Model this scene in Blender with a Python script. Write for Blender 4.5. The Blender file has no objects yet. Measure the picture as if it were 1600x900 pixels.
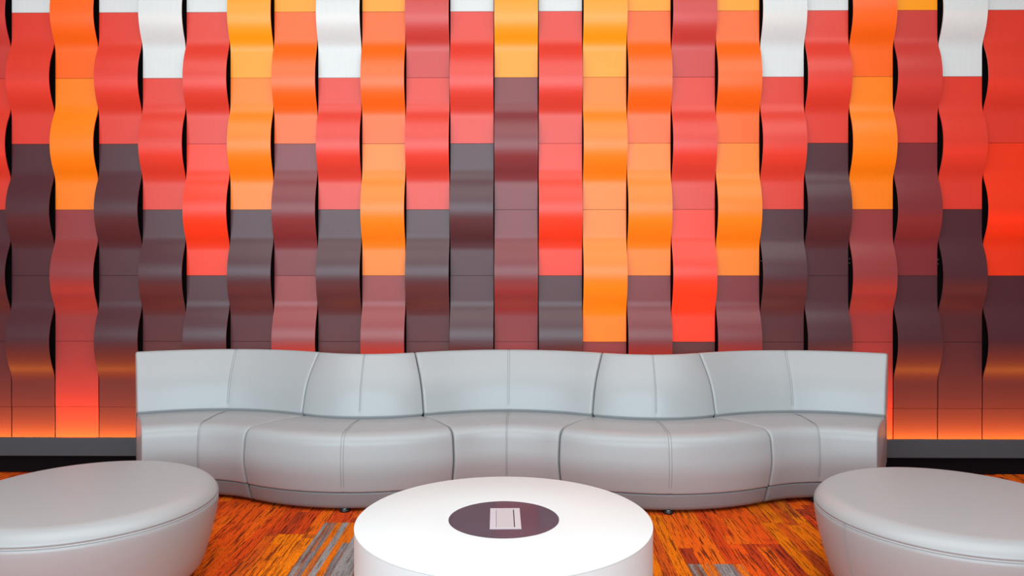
import bpy, bmesh, math, random
from mathutils import Vector, Matrix
random.seed(7)
S = bpy.context.scene
C = bpy.context.collection
PI = math.pi

# ------------------------------------------------------------------ camera
F, HOR, EYE, YAW = 1213.0, 398.4, 1.4818, 0.0093
cam = bpy.data.cameras.new('camera')
cam.sensor_width = 36; cam.lens = F * 36 / 1600
cam.shift_y = -(450 - HOR) / 1600
cam.clip_start = 0.05
co = bpy.data.objects.new('camera', cam); C.objects.link(co)
co.location = (0, 0, EYE); co.rotation_euler = (PI / 2, 0, YAW)
S.camera = co

# ------------------------------------------------------------------ world, lights, exposure
w = bpy.data.worlds.new('world'); S.world = w; w.use_nodes = True
bg = w.node_tree.nodes['Background']
bg.inputs[0].default_value = (0.80, 0.90, 1.0, 1); bg.inputs[1].default_value = 0.6
S.view_settings.view_transform = 'Standard'; S.view_settings.look = 'None'
S.view_settings.gamma = 1.0; S.view_settings.use_curve_mapping = False
S.view_settings.exposure = 0.0

def area(name, loc, rot, sx, sy, power, col, spread=PI):
    l = bpy.data.lights.new(name, 'AREA'); l.shape = 'RECTANGLE'
    l.size = sx; l.size_y = sy; l.energy = power; l.color = col; l.spread = spread
    o = bpy.data.objects.new(name, l); C.objects.link(o)
    o.location = loc; o.rotation_euler = rot
    return o
# daylight at the glazed front of the room (behind the camera), soft ceiling light, cove strip at the feature wall
area('window_daylight', (-1.5, -4.75, 2.85), (PI / 2, 0, 0), 11.0, 3.1, 745, (0.69, 0.915, 1.0))
area('ceiling_light', (0, 1.6, 4.55), (0, 0, 0), 8.0, 4.0, 295, (0.90, 1.0, 1.0))
area('cove_light', (0, 5.30, 0.13), (math.radians(180 - 12), 0, 0), 12.0, 0.03, 195, (1.0, 0.345, 0.035))

# ------------------------------------------------------------------ materials
def new_mat(name, col, rough=0.5, spec=0.5, metal=0.0):
    m = bpy.data.materials.new(name); m.use_nodes = True
    b = m.node_tree.nodes['Principled BSDF']
    b.inputs['Base Color'].default_value = (*col, 1)
    b.inputs['Roughness'].default_value = rough
    b.inputs['Metallic'].default_value = metal
    b.inputs['Specular IOR Level'].default_value = spec
    return m
def nodes(m):
    nt = m.node_tree
    return nt, nt.nodes['Principled BSDF'], nt.nodes.new, nt.links.new
def mottled(name, col, rough, spec, scale, stretch=(1, 1, 1), amt=0.08, bump=0.0, dist=0.001):
    """base colour with a little noise in value, and fine relief"""
    m = new_mat(name, col, rough, spec)
    nt, b, N, L = nodes(m)
    tc = N('ShaderNodeTexCoord'); mp = N('ShaderNodeMapping'); mp.inputs['Scale'].default_value = stretch
    no = N('ShaderNodeTexNoise'); no.inputs['Scale'].default_value = scale; no.inputs['Detail'].default_value = 4
    L(tc.outputs['Object'], mp.inputs[0]); L(mp.outputs[0], no.inputs['Vector'])
    mr = N('ShaderNodeMapRange'); mr.inputs['To Min'].default_value = 1 - amt; mr.inputs['To Max'].default_value = 1 + amt
    L(no.outputs['Fac'], mr.inputs['Value'])
    hs = N('ShaderNodeHueSaturation'); hs.inputs['Color'].default_value = (*col, 1)
    L(mr.outputs[0], hs.inputs['Value']); L(hs.outputs[0], b.inputs['Base Color'])
    if bump:
        bp = N('ShaderNodeBump'); bp.inputs['Strength'].default_value = bump; bp.inputs['Distance'].default_value = dist
        L(no.outputs['Fac'], bp.inputs['Height']); L(bp.outputs[0], b.inputs['Normal'])
    return m

PR, PS = 0.34, 0.49
PC = {'W': ('white', (0.67, 0.70, 0.69)), 'Y': ('amber yellow', (0.98, 0.325, 0.0)),
      'O': ('orange', (0.95, 0.125, 0.004)), 'o': ('light orange', (0.98, 0.21, 0.004)),
      'R': ('red', (0.72, 0.044, 0.024)), 'r': ('bright red', (0.88, 0.040, 0.010)),
      'C': ('crimson', (0.58, 0.043, 0.034)),
      'D': ('dark plum', (0.078, 0.021, 0.027)), 'M': ('maroon', (0.205, 0.025, 0.029)), 'm': ('brick red', (0.29, 0.036, 0.036))}
PM = {k: mottled('panel_' + n.replace(' ', '_'), c, PR, PS, 60, (1, 1, 0.12), 0.05) for k, (n, c) in PC.items()}
black = new_mat('black_backing', (0.004, 0.003, 0.004), 0.9, 0.1)
plinth_m = mottled('plinth_grey', (0.060, 0.067, 0.075), 0.5, 0.4, 30, amt=0.05)
kick_m = new_mat('kick_black', (0.008, 0.006, 0.007), 0.9, 0.0)
vinyl = mottled('grey_vinyl', (0.395, 0.395, 0.402), 0.36, 0.5, 320, amt=0.02, bump=0.10, dist=0.0006)
vinyl_base = mottled('grey_vinyl_base_shaded', (0.27, 0.275, 0.288), 0.42, 0.45, 320, amt=0.02, bump=0.10, dist=0.0006)  # grey vinyl again, darkened: shade under the seat is put into the colour
seam_m = new_mat('seam_thread', (0.30, 0.295, 0.30), 0.6, 0.3)
foot_m = new_mat('foot_black', (0.010, 0.010, 0.011), 0.3, 0.5)
foot_metal = new_mat('foot_steel', (0.6, 0.6, 0.6), 0.25, 0.5, 1.0)
white_top = mottled('table_white', (0.78, 0.81, 0.815), 0.45, 0.4, 20, amt=0.005)
white_side = mottled('table_white_side', (0.75, 0.85, 0.865), 0.35, 0.5, 20, amt=0.005)
glass_m = new_mat('plum_glass', (0.115, 0.072, 0.095), 0.10, 1.0)
lid_frame = new_mat('lid_frame', (0.62, 0.56, 0.60), 0.35, 0.5)
lid_m = mottled('lid_plate', (0.58, 0.52, 0.54), 0.4, 0.5, 60, amt=0.03)
slot_m = new_mat('slot_dark', (0.02, 0.018, 0.02), 0.6, 0.3)
ceil_m = new_mat('ceiling_paint', (0.36, 0.355, 0.35), 0.9, 0.2)
wall_m = new_mat('wall_paint', (0.45, 0.44, 0.43), 0.9, 0.2)
frame_m = new_mat('window_frame', (0.05, 0.05, 0.055), 0.5, 0.4)
screw_m = new_mat('clip_steel', (0.5, 0.5, 0.5), 0.4, 0.5, 1.0)

def carpet(name, ramp, streak=0.6, stripes=False):
    """loop-pile carpet plank: colour fields stretched along the plank, dark broken streaks, fine pile"""
    m = new_mat(name, ramp[0][1], 0.95, 0.05)
    nt, b, N, L = nodes(m)
    geo = N('ShaderNodeNewGeometry'); oi = N('ShaderNodeObjectInfo')
    off = N('ShaderNodeVectorMath'); off.operation = 'MULTIPLY_ADD'
    cmb = N('ShaderNodeCombineXYZ')
    for i in range(3): L(oi.outputs['Random'], cmb.inputs[i])
    off.inputs[1].default_value = (37, 53, 11)
    L(cmb.outputs[0], off.inputs[0]); L(geo.outputs['Position'], off.inputs[2])
    def noise(sx, sy, det, rough=0.5):
        mp = N('ShaderNodeMapping'); mp.inputs['Scale'].default_value = (sx, sy, 1)
        L(off.outputs[0], mp.inputs[0])
        n = N('ShaderNodeTexNoise'); n.inputs['Scale'].default_value = 1; n.inputs['Detail'].default_value = det
        n.inputs['Roughness'].default_value = rough
        L(mp.outputs[0], n.inputs['Vector']); return n.outputs['Fac']
    # colour fields: narrow rectangles running along the plank, each with its own dye
    sep = N('ShaderNodeSeparateXYZ'); L(geo.outputs['Position'], sep.inputs[0])
    def math_(op, a, b2=None, c=None):
        n = N('ShaderNodeMath'); n.operation = op
        for i, v in enumerate((a, b2, c)):
            if v is None: continue
            if isinstance(v, (int, float)): n.inputs[i].default_value = v
            else: L(v, n.inputs[i])
        return n.outputs[0]
    cw = 0.268 / (8 if stripes else 4)
    cxn = math_('FLOOR', math_('DIVIDE', math_('ADD', sep.outputs[0], 1.075 + 0.268 * 40), cw))
    wn = N('ShaderNodeTexWhiteNoise'); wn.noise_dimensions = '2D'
    c2 = N('ShaderNodeCombineXYZ'); L(cxn, c2.inputs[0]); L(oi.outputs['Random'], c2.inputs[1]); L(c2.outputs[0], wn.inputs['Vector'])
    ylen = 2.5 if stripes else 0.5
    cyn = math_('FLOOR', math_('ADD', math_('DIVIDE', sep.outputs[1], ylen), math_('MULTIPLY', wn.outputs['Value'], 7.0)))
    wn2 = N('ShaderNodeTexWhiteNoise'); wn2.noise_dimensions = '3D'
    c3 = N('ShaderNodeCombineXYZ'); L(cxn, c3.inputs[0]); L(cyn, c3.inputs[1]); L(oi.outputs['Random'], c3.inputs[2]); L(c3.outputs[0], wn2.inputs['Vector'])
    soft = noise(22, 1.2, 3, 0.6)
    base = math_('ADD', math_('MULTIPLY', wn2.outputs['Value'], 0.62), math_('MULTIPLY', soft, 0.38))
    cr = N('ShaderNodeValToRGB'); el = cr.color_ramp.elements
    while len(el) < len(ramp): el.new(0.5)
    for e, (p, c) in zip(el, ramp): e.position = p; e.color = (*c, 1)
    L(base, cr.inputs[0])
    st = noise(125, 5.0, 2, 0.6)
    sr = N('ShaderNodeMapRange'); sr.inputs['From Min'].default_value = 0.54; sr.inputs['From Max'].default_value = 0.60
    sr.inputs['To Min'].default_value = 0; sr.inputs['To Max'].default_value = streak
    L(st, sr.inputs['Value'])
    mx = N('ShaderNodeMix'); mx.data_type = 'RGBA'
    mx.inputs[7].default_value = (0.10, 0.014, 0.007, 1)
    L(sr.outputs[0], mx.inputs[0]); L(cr.outputs[0], mx.inputs[6])
    pile = noise(330, 150, 2, 0.75)
    pr = N('ShaderNodeMapRange'); pr.inputs['From Min'].default_value = 0.3; pr.inputs['From Max'].default_value = 0.7
    pr.inputs['To Min'].default_value = 0.36; pr.inputs['To Max'].default_value = 1.75
    L(pile, pr.inputs['Value'])
    hs = N('ShaderNodeHueSaturation'); L(mx.outputs[2], hs.inputs['Color']); L(pr.outputs[0], hs.inputs['Value'])
    L(hs.outputs[0], b.inputs['Base Color'])
    bp = N('ShaderNodeBump'); bp.inputs['Strength'].default_value = 0.5; bp.inputs['Distance'].default_value = 0.004
    L(pile, bp.inputs['Height']); L(bp.outputs[0], b.inputs['Normal'])
    return m
FL = carpet('carpet_flame', [(0.18, (0.36, 0.040, 0.012)), (0.34, (0.62, 0.058, 0.008)), (0.52, (0.74, 0.085, 0.008)), (0.68, (0.78, 0.11, 0.008)), (0.80, (0.78, 0.135, 0.008))], 0.88)
AM = carpet('carpet_amber', [(0.18, (0.32, 0.052, 0.014)), (0.34, (0.66, 0.100, 0.008)), (0.48, (0.75, 0.16, 0.005)), (0.70, (0.78, 0.19, 0.004)), (0.82, (0.36, 0.060, 0.014))], 0.8)
RU = carpet('carpet_rust', [(0.20, (0.28, 0.040, 0.016)), (0.40, (0.42, 0.048, 0.016)), (0.60, (0.62, 0.055, 0.010)), (0.78, (0.68, 0.10, 0.010))], 0.85)
GY = carpet('carpet_grey', [(0.20, (0.22, 0.20, 0.20)), (0.44, (0.30, 0.28, 0.27)), (0.50, (0.17, 0.075, 0.055)), (0.58, (0.68, 0.15, 0.008)), (0.66, (0.66, 0.14, 0.010)), (0.72, (0.17, 0.14, 0.14)), (0.8, (0.26, 0.25, 0.25))], 0.45, True)

# ------------------------------------------------------------------ mesh helpers
def mesh_obj(name, me, mat, parent=None, loc=(0, 0, 0), rz=0.0):
    o = bpy.data.objects.new(name, me); C.objects.link(o)
    if mat is not None:
        if len(me.materials) == 0: me.materials.append(mat)
        else:
            o.material_slots[0].link = 'OBJECT'; o.material_slots[0].material = mat
    o.location = loc; o.rotation_euler = (0, 0, rz)
    if parent: o.parent = parent
    return o
def from_bm(bm, name, smooth=True):
    bmesh.ops.recalc_face_normals(bm, faces=bm.faces)
    me = bpy.data.meshes.new(name); bm.to_mesh(me); bm.free()
    if smooth:
        for p in me.polygons: p.use_smooth = True
    return me
def box_me(name, x0, x1, y0, y1, z0, z1, bev=0.0):
    bm = bmesh.new(); bmesh.ops.create_cube(bm, size=1)
    for v in bm.verts:
        v.co = Vector(((x0 + x1) / 2 + v.co.x * (x1 - x0), (y0 + y1) / 2 + v.co.y * (y1 - y0), (z0 + z1) / 2 + v.co.z * (z1 - z0)))
    if bev: bmesh.ops.bevel(bm, geom=bm.edges[:], offset=bev, segments=2, profile=0.5, affect='EDGES')
    return from_bm(bm, name, False)
def lathe_me(name, prof, n=96, close=True):
    bm = bmesh.new(); rings = []
    for (r, z) in prof:
        if r < 1e-6: rings.append([bm.verts.new((0, 0, z))])
        else: rings.append([bm.verts.new((r * math.cos(2 * PI * i / n), r * math.sin(2 * PI * i / n), z)) for i in range(n)])
    for a, b in zip(rings, rings[1:]):
        for i in range(n):
            j = (i + 1) % n
            if len(a) == 1 and len(b) == 1: continue
            if len(a) == 1: bm.faces.new((a[0], b[i], b[j]))
            elif len(b) == 1: bm.faces.new((a[i], a[j], b[0]))
            else: bm.faces.new((a[i], a[j], b[j], b[i]))
    return from_bm(bm, name)
def tube_me(name, lines, rad, n=6, closed=False):
    """tubes along polylines"""
    bm = bmesh.new()
    for pts in lines:
        pts = [Vector(p) for p in pts]; m = len(pts); rings = []
        for i, p in enumerate(pts):
            a = pts[(i - 1) % m] if (closed or i > 0) else p
            b = pts[(i + 1) % m] if (closed or i < m - 1) else p
            t = (b - a).normalized()
            u = t.orthogonal().normalized() if not rings else (pu - t * pu.dot(t)).normalized()
            pu = u; v = t.cross(u)
            rings.append([bm.verts.new(p + (u * math.cos(2 * PI * k / n) + v * math.sin(2 * PI * k / n)) * rad) for k in range(n)])
        rng = range(m) if closed else range(m - 1)
        for i in rng:
            a, b = rings[i], rings[(i + 1) % m]
            for k in range(n):
                q = (k + 1) % n; bm.faces.new((a[k], a[q], b[q], b[k]))
    return from_bm(bm, name)
def thing(name, label, cat, loc, rz=0, group=None):
    o = bpy.data.objects.new(name, None); C.objects.link(o); o.empty_display_size = 0.1
    o.location = loc; o.rotation_euler = (0, 0, rz)
    o['label'] = label; o['category'] = cat
    if group: o['group'] = group
    return o
def struct(o, label=None):
    o['kind'] = 'structure'
    if label: o['label'] = label
    return o

# ------------------------------------------------------------------ room shell
WALL_Y = 5.41
struct(mesh_obj('ceiling', box_me('ceiling', -10.2, 10.2, -4.9, 5.7, 4.62, 4.75), ceil_m), 'plain ceiling high above the seating area')
struct(mesh_obj('wall_left', box_me('wall_left', -10.2, -10.0, -4.9, 5.7, -0.15, 4.62), wall_m), 'plain painted side wall on the left')
struct(mesh_obj('wall_right', box_me('wall_right', 10.0, 10.2, -4.9, 5.7, -0.15, 4.62), wall_m), 'plain painted side wall on the right')
bm = bmesh.new()
def addbox(bm, x0, x1, y0, y1, z0, z1):
    r = bmesh.ops.create_cube(bm, size=1)
    for v in r['verts']:
        v.co = Vector(((x0 + x1) / 2 + v.co.x * (x1 - x0), (y0 + y1) / 2 + v.co.y * (y1 - y0), (z0 + z1) / 2 + v.co.z * (z1 - z0)))
addbox(bm, -10, 10, -4.7, -4.5, 0, 1.3); addbox(bm, -10, 10, -4.7, -4.5, 4.4, 4.62)
addbox(bm, -10, -7.0, -4.7, -4.5, 1.3, 4.4); addbox(bm, 4.0, 10, -4.7, -4.5, 1.3, 4.4)
struct(mesh_obj('wall_front', from_bm(bm, 'wall_front', False), wall_m), 'window wall facing the seating')
bm = bmesh.new()
for i in range(7):
    x = -7.0 + 11.0 / 6 * i; addbox(bm, x - 0.03, x + 0.03, -4.66, -4.56, 1.3, 4.4)
struct(mesh_obj('window_1', from_bm(bm, 'window_1', False), frame_m), 'tall glazed window with dark mullions')

# floor with carpet planks
floor = struct(mesh_obj('floor', box_me('floor', -10.0, 10.0, -4.9, 5.7, -0.15, -0.007), FL), 'floor covered in orange and grey streaked carpet planks')
PW, PL = 0.268, 1.07
plank_me = box_me('carpet_plank', -PW / 2 + 0.0004, PW / 2 - 0.0004, -PL / 2 + 0.0004, PL / 2 - 0.0004, -0.007, 0.0)
for p in plank_me.polygons: p.use_smooth = False
fixed = {(0, 0): GY, (7, 0): GY, (1, 0): GY, (-1, 0): AM, (-2, 0): FL, (-3, 0): FL, (6, 0): AM, (8, 0): FL, (9, 0): AM, (11, 0): FL, (11, 1): RU, (5, 0): FL, (7, 1): FL,
         (8, 1): FL, (9, 1): AM, (6, 1): RU, (0, 1): RU, (-1, 1): FL, (-2, 1): FL, (-3, 1): FL, (10, 0): RU, (10, 1): AM}
offs = {5: -0.4, 11: -0.1, 0: 0.0, 7: -0.56, 1: -0.02, -1: -0.18, -2: 0.35, -3: 0.10, 6: 0.30, 8: -0.30, 9: 0.02, 10: 0.25}
for i in range(-13, 23):
    x = -1.075 + (i + 0.5) * PW
    if abs(x) > 4.6: continue
    o = offs.get(i, random.uniform(-0.5, 0.5))
    for j in range(-2, 4):
        y1 = 4.29 + o + j * PL
        m = fixed.get((i, j)) or random.choice([FL, FL, FL, AM, FL, RU, RU, FL, AM, GY if j < 0 else FL])
        yc = y1 - PL / 2
        if y1 > 5.55 or yc < 1.0: continue
        mesh_obj('carpet_plank', plank_me, m, floor, (x, yc, 0))

# feature wall: black backing, then every curved panel
backing = struct(mesh_obj('wall_back', box_me('wall_back', -10.0, 10.0, WALL_Y + 0.035, WALL_Y + 0.25, 0.0, 4.62), black),
                 'feature wall of woven wave panels in red, orange, amber, white and plum')
PIT, X0, Z0, DZ = 0.30771, -3.86778, 3.1793, 0.92067
GAP = 0.007
def sheet_me(name, prof, wid, th):
    """bent sheet: prof = list of (y,z) of the front face, thickness th backwards"""
    bm = bmesh.new(); n = len(prof); rows = []
    for i, (y, z) in enumerate(prof):
        a = prof[max(i - 1, 0)]; b = prof[min(i + 1, n - 1)]
        ty, tz = b[0] - a[0], b[1] - a[1]; l = math.hypot(ty, tz); ny, nz = tz / l, -ty / l   # towards +y = back
        if ny < 0: ny, nz = -ny, -nz
        rows.append([bm.verts.new((-wid / 2, y, z)), bm.verts.new((wid / 2, y, z)),
                     bm.verts.new((wid / 2, y + ny * th, z + nz * th)), bm.verts.new((-wid / 2, y + ny * th, z + nz * th))])
    for a, b in zip(rows, rows[1:]):
        for k in range(4):
            q = (k + 1) % 4; bm.faces.new((a[k], a[q], b[q], b[k]))
    bm.faces.new(rows[0]); bm.faces.new(rows[-1][::-1])
    me = from_bm(bm, name)
    me.set_sharp_from_angle(angle=math.radians(40))
    return me
def bulge(s, s1=0.192, s2=0.288, depth=0.070):
    s = abs(s); k = 2 * depth / s2
    if s >= s2: return 0.0
    if s >= s1: return k / (s2 - s1) * (s2 - s) ** 2 / 2
    return depth - k / s1 * s * s / 2
J = 0.0012
hp = DZ / 2 - J
ss = sorted(set([-hp, hp] + [x * 0.0145 for x in range(-20, 21)]))
full_me = sheet_me('wave_panel', [(-bulge(s), s) for s in ss], PIT - GAP, 0.007)
half_me = sheet_me('flat_panel', [(0, -DZ / 4 + J), (0, 0), (0, DZ / 4 - J)], PIT - GAP, 0.007)
BZ0, BZ1 = 0.06, Z0 - 3 * DZ
base_me = sheet_me('base_panel', [(0, BZ0 - (BZ0 + BZ1) / 2), (0, 0), (0, BZ1 - J - (BZ0 + BZ1) / 2)], PIT - GAP, 0.007)
# colours from the top of the frame down; even columns start half a panel lower
cols = {0: 'CRDD', 1: 'WRDD', 2: 'Oomm', 3: 'WRDD', 4: 'WRDD', 5: 'WRrD', 6: 'YoDD', 7: 'YOMm', 8: 'WRDD', 9: 'YOom',
        10: 'CRDD', 11: 'WRDD', 12: 'YMMM', 13: 'WRrD', 14: 'YooM', 15: 'YOoM', 16: 'CRrD', 17: 'YOoM', 18: 'WRDD', 19: 'WRDD',
        20: 'Oomm', 21: 'YCMD', 22: 'WRDD', 23: 'WRrD', 24: 'OoMM', 25: 'WRDD', 26: 'WRDD', 27: 'YOMM', 28: 'CRDD',
        29: 'WRDD', 30: 'YoDD', 31: 'YOoM', 32: 'WRDD',
        -1: 'YOMD', -2: 'WRDD', -3: 'WRrD', -4: 'YoDD', -5: 'YOMM', -6: 'CRDD', -7: 'WRDD', -8: 'OoMM', -9: 'WRDD'}
for k, cs in cols.items():
    x = X0 + (k + 0.5) * PIT
    def put(name, me, z, c, what):
        o = mesh_obj(name, me, PM[c], backing, (x, WALL_Y + (0.003 if name == 'base_panel' else 0), z))
        o['label'] = f'{PC[c][0]} {what}'
    if k % 2:    # joints at Z0 - n*DZ
        for n, c in enumerate(cs): put('wave_panel', full_me, Z0 + DZ / 2 - n * DZ, c, 'panel with a bulging wave')
        low = cs[3]
    else:
        for n, c in enumerate(cs[:3]): put('wave_panel', full_me, Z0 - n * DZ, c, 'panel with a bulging wave')
        put('flat_panel', half_me, Z0 - 2 * DZ - 3 * DZ / 4, cs[3], 'flat half panel')
        put('flat_panel', half_me, Z0 + 3 * DZ / 4, cs[0], 'flat half panel')
        low = cs[3]
    put('base_panel', base_me, (BZ0 + BZ1) / 2, low, 'flat panel above the plinth')
for (px, z) in ((20, 1.455), (20, 1.425), (22, 1.45), (22, 1.42), (18, 1.44)):     # fixing screws glimpsed in the gaps
    mesh_obj('screw', lathe_me('screw', [(0, -0.004), (0.004, -0.004), (0.004, 0.0), (0, 0.0)], 10), screw_m, backing,
             (X0 + px * PIT + 0.02, WALL_Y + 0.03, z)).rotation_euler = (PI / 2, 0, 0)
# plinth with cove behind it, recessed kick board below
struct(mesh_obj('trim_1', box_me('trim_1', -10.0, 10.0, 5.24, 5.265, 0.118, 0.2395, 0.002), plinth_m), 'grey plinth board hiding the cove light')
struct(mesh_obj('baseboard_back', box_me('baseboard_back', -10.0, 10.0, 5.276, 5.30, 0.0, 0.13), kick_m), 'black recessed kick board under the plinth')

# ------------------------------------------------------------------ curved modular sofa
r_, D_, AL = 0.6025, 0.66, math.radians(60) 
A2 = AL / 2
SEATZ, TOPZ, DS, LEAN = 0.4566, 0.8375, 0.4789, 0.1527
SOFA_Y, SOFA_X, SOFA_R = 4.0422, -0.0747, -0.008
def spline(pts, per=6, closed=True):
    """Catmull-Rom through (s,z) points"""
    out = []; n = len(pts)
    for i in range(n):
        p0, p1, p2, p3 = pts[i - 1], pts[i], pts[(i + 1) % n], pts[(i + 2) % n]
        for k in range(per):
            t = k / per
            out.append(tuple(0.5 * ((2 * p1[c]) + (-p0[c] + p2[c]) * t + (2 * p0[c] - 5 * p1[c] + 4 * p2[c] - p3[c]) * t * t
                                    + (-p0[c] + 3 * p1[c] - 3 * p2[c] + p3[c]) * t ** 3) for c in (0, 1)))
    return out
def rounded(poly, per=5):
    """polygon of (s, z, radius) -> rounded outline"""
    out = []; n = len(poly)
    for i in range(n):
        p = Vector(poly[i][:2]); a = Vector(poly[i - 1][:2]); b = Vector(poly[(i + 1) % n][:2]); r = poly[i][2]
        u = (a - p); v = (b - p)
        if r <= 0: out.append(tuple(p)); continue
        ang = u.angle(v); d = min(r / math.tan(ang / 2), u.length * 0.49, v.length * 0.49)
        q0 = p + u.normalized() * d; q1 = p + v.normalized() * d
        for k in range(per + 1):
            t = k / per
            out.append(tuple((1 - t) ** 2 * q0 + 2 * t * (1 - t) * p + t * t * q1))
    return out
def densify(prof, step=0.03):
    out = []; n = len(prof)
    for i in range(n):
        a = prof[i]; b = prof[(i + 1) % n]; l = math.dist(a, b); m = max(1, int(l / step))
        for k in range(m): out.append((a[0] + (b[0] - a[0]) * k / m, a[1] + (b[1] - a[1]) * k / m))
    return out
def inset(prof, e):
    n = len(prof); out = []
    ar = sum(prof[i][0] * prof[(i + 1) % n][1] - prof[(i + 1) % n][0] * prof[i][1] for i in range(n))
    sg = 1 if ar > 0 else -1
    for i in range(n):
        a, b = prof[i - 1], prof[(i + 1) % n]
        tx, tz = b[0] - a[0], b[1] - a[1]; l = math.hypot(tx, tz) or 1
        out.append((prof[i][0] - tz / l * e * sg, prof[i][1] + tx / l * e * sg))
    return out
def warp(conc, s, t, z):
    """s = depth from the seat front, t in -1..1 across the module"""
    th = t * A2
    if conc: R = r_ + s; return Vector((R * math.sin(th), R * math.cos(th) - (r_ + D_ / 2), z))
    R = r_ + D_ - s; return Vector((R * math.sin(th), -R * math.cos(th) + (r_ + D_ / 2), z))
def wedge_me(name, prof, conc, e, gap, seam=0.0):
    prof = densify(prof); n = len(prof)
    mean = r_ + D_ / 2
    tg = gap / (mean * A2); te = e / (mean * A2)
    st = []
    for k in range(5):
        q = k / 4 * PI / 2
        st.append((1 - tg - te + te * math.sin(q), e * (1 - math.cos(q))))
    inner = [x * (1 - tg - te) for x in (0.82, 0.66, 0.5, 0.35, 0.2, 0.08)]
    ts = [(-t, i) for t, i in reversed(st)] + [(-t, 0) for t in inner]
    ts += [(-0.02, 0.0005 if seam else 0), (0, seam), (0.02, 0.0005 if seam else 0)]
    ts += [(t, 0) for t in reversed(inner)] + st
    bm = bmesh.new(); rings = []
    for t, i in ts:
        pr = inset(prof, i) if i else prof
        rings.append([bm.verts.new(warp(conc, s, t, z)) for s, z in pr])
    for a, b in zip(rings, rings[1:]):
        for k in range(n):
            q = (k + 1) % n; bm.faces.new((a[k], a[q], b[q], b[k]))
    bm.faces.new(rings[0]); bm.faces.new(rings[-1])
    return from_bm(bm, name)
# outlines in (depth, height), counter-clockwise seen from the left
seat_prof = rounded([(0.030, 0.120, 0.014), (0.000, 0.26, 0.35), (0.020, SEATZ + 0.002, 0.085), (0.30, SEATZ + 0.004, 0.2), (0.56, SEATZ - 0.016, 0.01), (0.56, 0.120, 0.01)], 10)
back_prof = rounded([(DS + 0.030, SEATZ - 0.03, 0.008), (DS - 0.006, SEATZ + 0.008, 0.012), (DS + 0.032, SEATZ + 0.20, 0.8), (DS + LEAN - 0.010, TOPZ + 0.003, 0.026),
                     (0.672, TOPZ - 0.003, 0.022), (0.600, 0.13, 0.02), (0.565, 0.13, 0.01), (0.565, SEATZ - 0.05, 0.01)], 10)
base_prof = rounded([(0.150, 0.012, 0.03), (0.066, 0.013, 0.045), (0.036, 0.117, 0.010), (0.590, 0.117, 0.016), (0.575, 0.016, 0.02)], 8)
def seam_lines(prof, conc, keep, dts, proud=0.0008):
    pr = inset(densify(prof, 0.02), -proud)
    n = len(pr); ok = [keep(s, z) for s, z in pr]
    st = next(i for i in range(n) if ok[i] and not ok[i - 1])
    seq = []
    i = st
    while ok[i % n] and len(seq) < n: seq.append(pr[i % n]); i += 1
    return [[warp(conc, s, dt, z) for s, z in seq] for dt in dts]
parts = {}
for conc in (True, False):
    sm = 0.0022
    parts[conc] = dict(
        seat=wedge_me('seat', seat_prof, conc, 0.013, 0.0045, sm),
        backrest=wedge_me('backrest', back_prof, conc, 0.013, 0.0045, sm),
        base=wedge_me('base', base_prof, conc, 0.014, 0.006),
        sseam=tube_me('seat_seam', seam_lines(seat_prof, conc, lambda s, z: z > 0.15 and s < 0.46, (-0.012, 0.012), 0.0), 0.0010, 5),
        bseam=tube_me('back_seam', seam_lines(back_prof, conc, lambda s, z: s < 0.66 and z > SEATZ + 0.02 and s < DS + 0.30 * (z - SEATZ) + 0.06, (-0.010, 0.010), 0.0), 0.0010, 5))
foot_me = lathe_me('foot', [(0, 0), (0.030, 0), (0.032, 0.006), (0.028, 0.014), (0.013, 0.017), (0.012, 0.022), (0, 0.022)], 24)
nut_me = lathe_me('foot_nut', [(0.0125, 0.0135), (0.018, 0.0135), (0.018, 0.0175), (0.0125, 0.0175)], 6)
LL = 2 * r_ + D_
sn, cs_ = math.sin(A2), math.cos(A2)
mods = [(True, (-2 * LL * sn, SOFA_Y)), (False, (-LL * sn, SOFA_Y + LL * cs_)), (True, (0, SOFA_Y)), (False, (LL * sn, SOFA_Y + LL * cs_)), (True, (2 * LL * sn, SOFA_Y))]
sofa_labels = ['leftmost grey vinyl sofa section, inward-curving, at the open left end',
               'grey vinyl sofa section with outward-bulging seat, left of the centre section',
               'centre inward-curving grey vinyl sofa section directly behind the white table',
               'grey vinyl sofa section with outward-bulging seat, right of the centre section',
               'rightmost grey vinyl sofa section, inward-curving, at the open right end']
for (conc, (cx, cy)), lab in zip(mods, sofa_labels):
    oy = cy + (r_ + D_ / 2) * (1 if conc else -1)
    dx, dy = cx, oy - 4.7
    X = dx * math.cos(SOFA_R) - dy * math.sin(SOFA_R) + SOFA_X
    Y = 4.7 + dy * math.cos(SOFA_R) + dx * math.sin(SOFA_R)
    t = thing('sofa_section', lab, 'sofa', (X, Y, 0), SOFA_R, 'sections of the curved grey sofa')
    P = parts[conc]
    st = mesh_obj('seat', P['seat'], vinyl, t); mesh_obj('seam', P['sseam'], seam_m, st)
    bk = mesh_obj('backrest', P['backrest'], vinyl, t); mesh_obj('seam', P['bseam'], seam_m, bk)
    mesh_obj('base', P['base'], vinyl_base, t)['label'] = 'grey base band, darkened for the shade under the seat'
    for (s, tt) in ((0.080, 0.0), (0.52, -0.7), (0.52, 0.7)):
        q = warp(conc, s, tt, 0)
        ft = mesh_obj('foot', foot_me, foot_m, t, q); mesh_obj('foot_nut', nut_me, foot_metal, ft)
        ft['label'] = 'small black round levelling foot'

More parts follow.
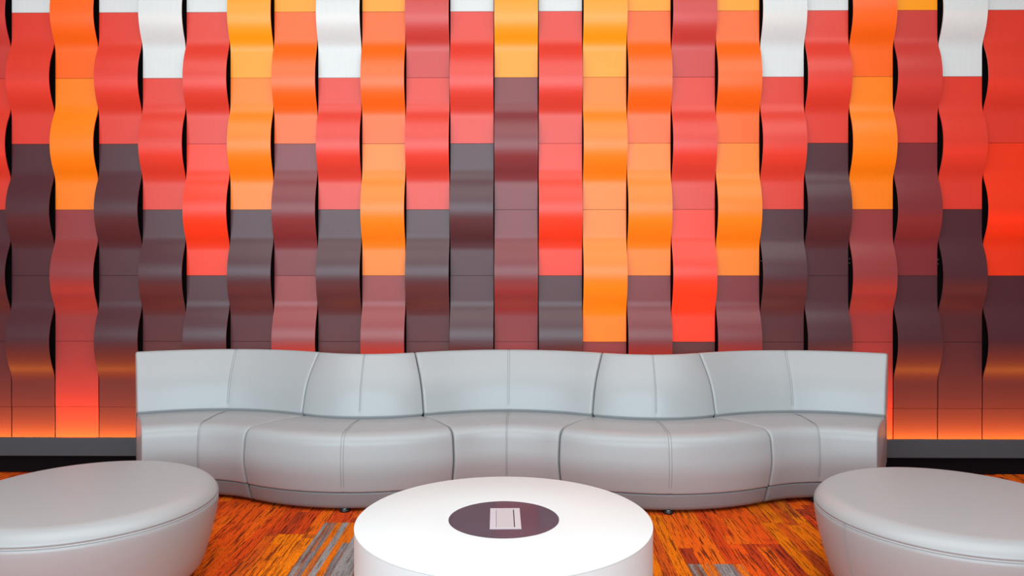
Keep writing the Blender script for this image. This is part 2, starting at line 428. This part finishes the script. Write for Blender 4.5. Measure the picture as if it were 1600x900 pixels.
# ------------------------------------------------------------------ round ottomans
OR, OH = 0.562, 0.440
SZ = 0.378
side_prof = [(0, 0.052), (0.462, 0.052), (0.484, 0.058), (0.498, 0.080), (0.518, 0.150), (0.537, 0.220), (0.552, 0.285), (0.5598, 0.335), (0.5612, 0.355), (0.5605, SZ), (0, SZ)]
top_prof = [(0, SZ), (0.5605, SZ)]
for k in range(1, 13):
    q = 0.13 + (k / 12) * (PI / 2 - 0.13)
    top_prof.append((0.470 + 0.0910 * math.cos(q) ** 0.92, SZ - 0.010 + 0.0655 * math.sin(q)))
top_prof += [(0.42, OH - 0.0045), (0.35, OH - 0.002), (0.22, OH - 0.0004), (0, OH)]
o_side = lathe_me('side', side_prof, 128); o_top = lathe_me('cushion_top', top_prof, 128)
o_base = lathe_me('plinth', [(0, 0), (0.452, 0), (0.455, 0.004), (0.455, 0.056), (0, 0.056)], 96)
for me in (o_base,): me.set_sharp_from_angle(angle=math.radians(40))
def ring(r, z, n=128): return [(r * math.cos(2 * PI * i / n), r * math.sin(2 * PI * i / n), z) for i in range(n)]
o_seam = tube_me('rim_seam', [ring(0.5612, SZ - 0.005), ring(0.5600, SZ + 0.006)], 0.0010, 5, True)
sp = [(r + 0.0002, z) for r, z in side_prof[2:-1]]
def vseam(az):
    ls = []
    for d in (-0.009, 0.009): ls.append([(r * math.cos(az + d), r * math.sin(az + d), z) for r, z in sp])
    return tube_me('side_seam', ls, 0.0012, 5)
for (x, y, lab, azs) in ((-1.943, 3.452, 'round grey vinyl ottoman left of the white table, cut by the left frame edge', (0.30, 0.30 + PI)),
                         (1.872, 3.365, 'round grey vinyl ottoman right of the white table, cut by the right frame edge', (-2.84, -2.84 + PI))):
    t = thing('ottoman', lab, 'ottoman', (x, y, 0), 0, 'round grey ottomans')
    sd = mesh_obj('side', o_side, vinyl, t); tp = mesh_obj('cushion_top', o_top, vinyl, t)
    mesh_obj('rim_seam', o_seam, seam_m, tp)
    for az in azs: mesh_obj('side_seam', vseam(az), seam_m, sd)
    mesh_obj('plinth', o_base, foot_m, t)['label'] = 'black recessed plinth'

# ------------------------------------------------------------------ white drum table
TX, TY, TR, TH = -0.0620, 3.1285, 0.5925, 0.42
t = thing('coffee_table', 'round white drum coffee table with plum glass disc in the top', 'table', (TX, TY, 0))
n = 160
body = lathe_me('drum', [(0, 0.0), (TR - 0.012, 0.0), (TR - 0.010, 0.004), (TR - 0.0015, 0.005), (TR - 0.0005, TH - 0.0068), (TR - 0.003, TH - 0.0060), (0, TH - 0.0060)], n)
top = lathe_me('table_top', [(0, TH - 0.0055), (TR - 0.002, TH - 0.0055), (TR, TH - 0.0050), (TR, TH - 0.0022), (TR - 0.0006, TH - 0.0008), (TR - 0.002, TH),
                             (0.2235, TH), (0.2225, TH - 0.001), (0.2225, TH - 0.005), (0, TH - 0.005)], n)
for me in (body, top): me.set_sharp_from_angle(angle=math.radians(35))
mesh_obj('drum', body, white_side, t)
tt = mesh_obj('table_top', top, white_top, t)
disc = lathe_me('glass_disc', [(0, TH - 0.005), (0.2215, TH - 0.005), (0.2215, TH - 0.0008), (0.2205, TH), (0, TH)], n)
disc.set_sharp_from_angle(angle=math.radians(35))
gd = mesh_obj('glass_disc', disc, glass_m, t); gd['label'] = 'dark plum glass disc set flush in the table top'
# power box lid set into the disc
def unp(x, y, z):
    d = F * (EYE - z) / (y - HOR); a = (x - 800) / F * d
    return a - d * YAW, d + a * YAW
c = [unp(*q, TH + 0.002) for q in ((765.4, 794), (811, 794), (815.6, 825.8), (766, 826))]
bx0, bx1 = (c[0][0] + c[3][0]) / 2 - TX, (c[1][0] + c[2][0]) / 2 - TX
by1, by0 = (c[0][1] + c[1][1]) / 2 - TY, (c[2][1] + c[3][1]) / 2 - TY
pcx, pcy = (bx0 + bx1) / 2, (by0 + by1) / 2
bx0 -= pcx; bx1 -= pcx; by0 -= pcy; by1 -= pcy
bm = bmesh.new()
ex = 0.024
addbox(bm, bx0, bx0 + ex, by0, by1, TH - 0.003, TH + 0.002); addbox(bm, bx1 - ex, bx1, by0, by1, TH - 0.003, TH + 0.002)
addbox(bm, bx0 + ex, bx1 - ex, by0, by0 + 0.016, TH - 0.003, TH + 0.002); addbox(bm, bx0 + ex, bx1 - ex, by1 - 0.014, by1, TH - 0.003, TH + 0.002)
fr = mesh_obj('power_box', from_bm(bm, 'power_box', False), lid_frame, t, (pcx, pcy, 0), math.radians(1.6)); fr['label'] = 'pale metal power box with hinged lid'
mesh_obj('lid', box_me('lid', bx0 + ex + 0.0015, bx1 - ex - 0.004, by0 + 0.0175, by1 - 0.0155, TH - 0.003, TH + 0.0016, 0.0006), lid_m, fr)
mesh_obj('slot', box_me('slot', bx1 - ex - 0.004, bx1 - ex, by0 + 0.016, by1 - 0.014, TH - 0.003, TH + 0.0004), slot_m, fr)
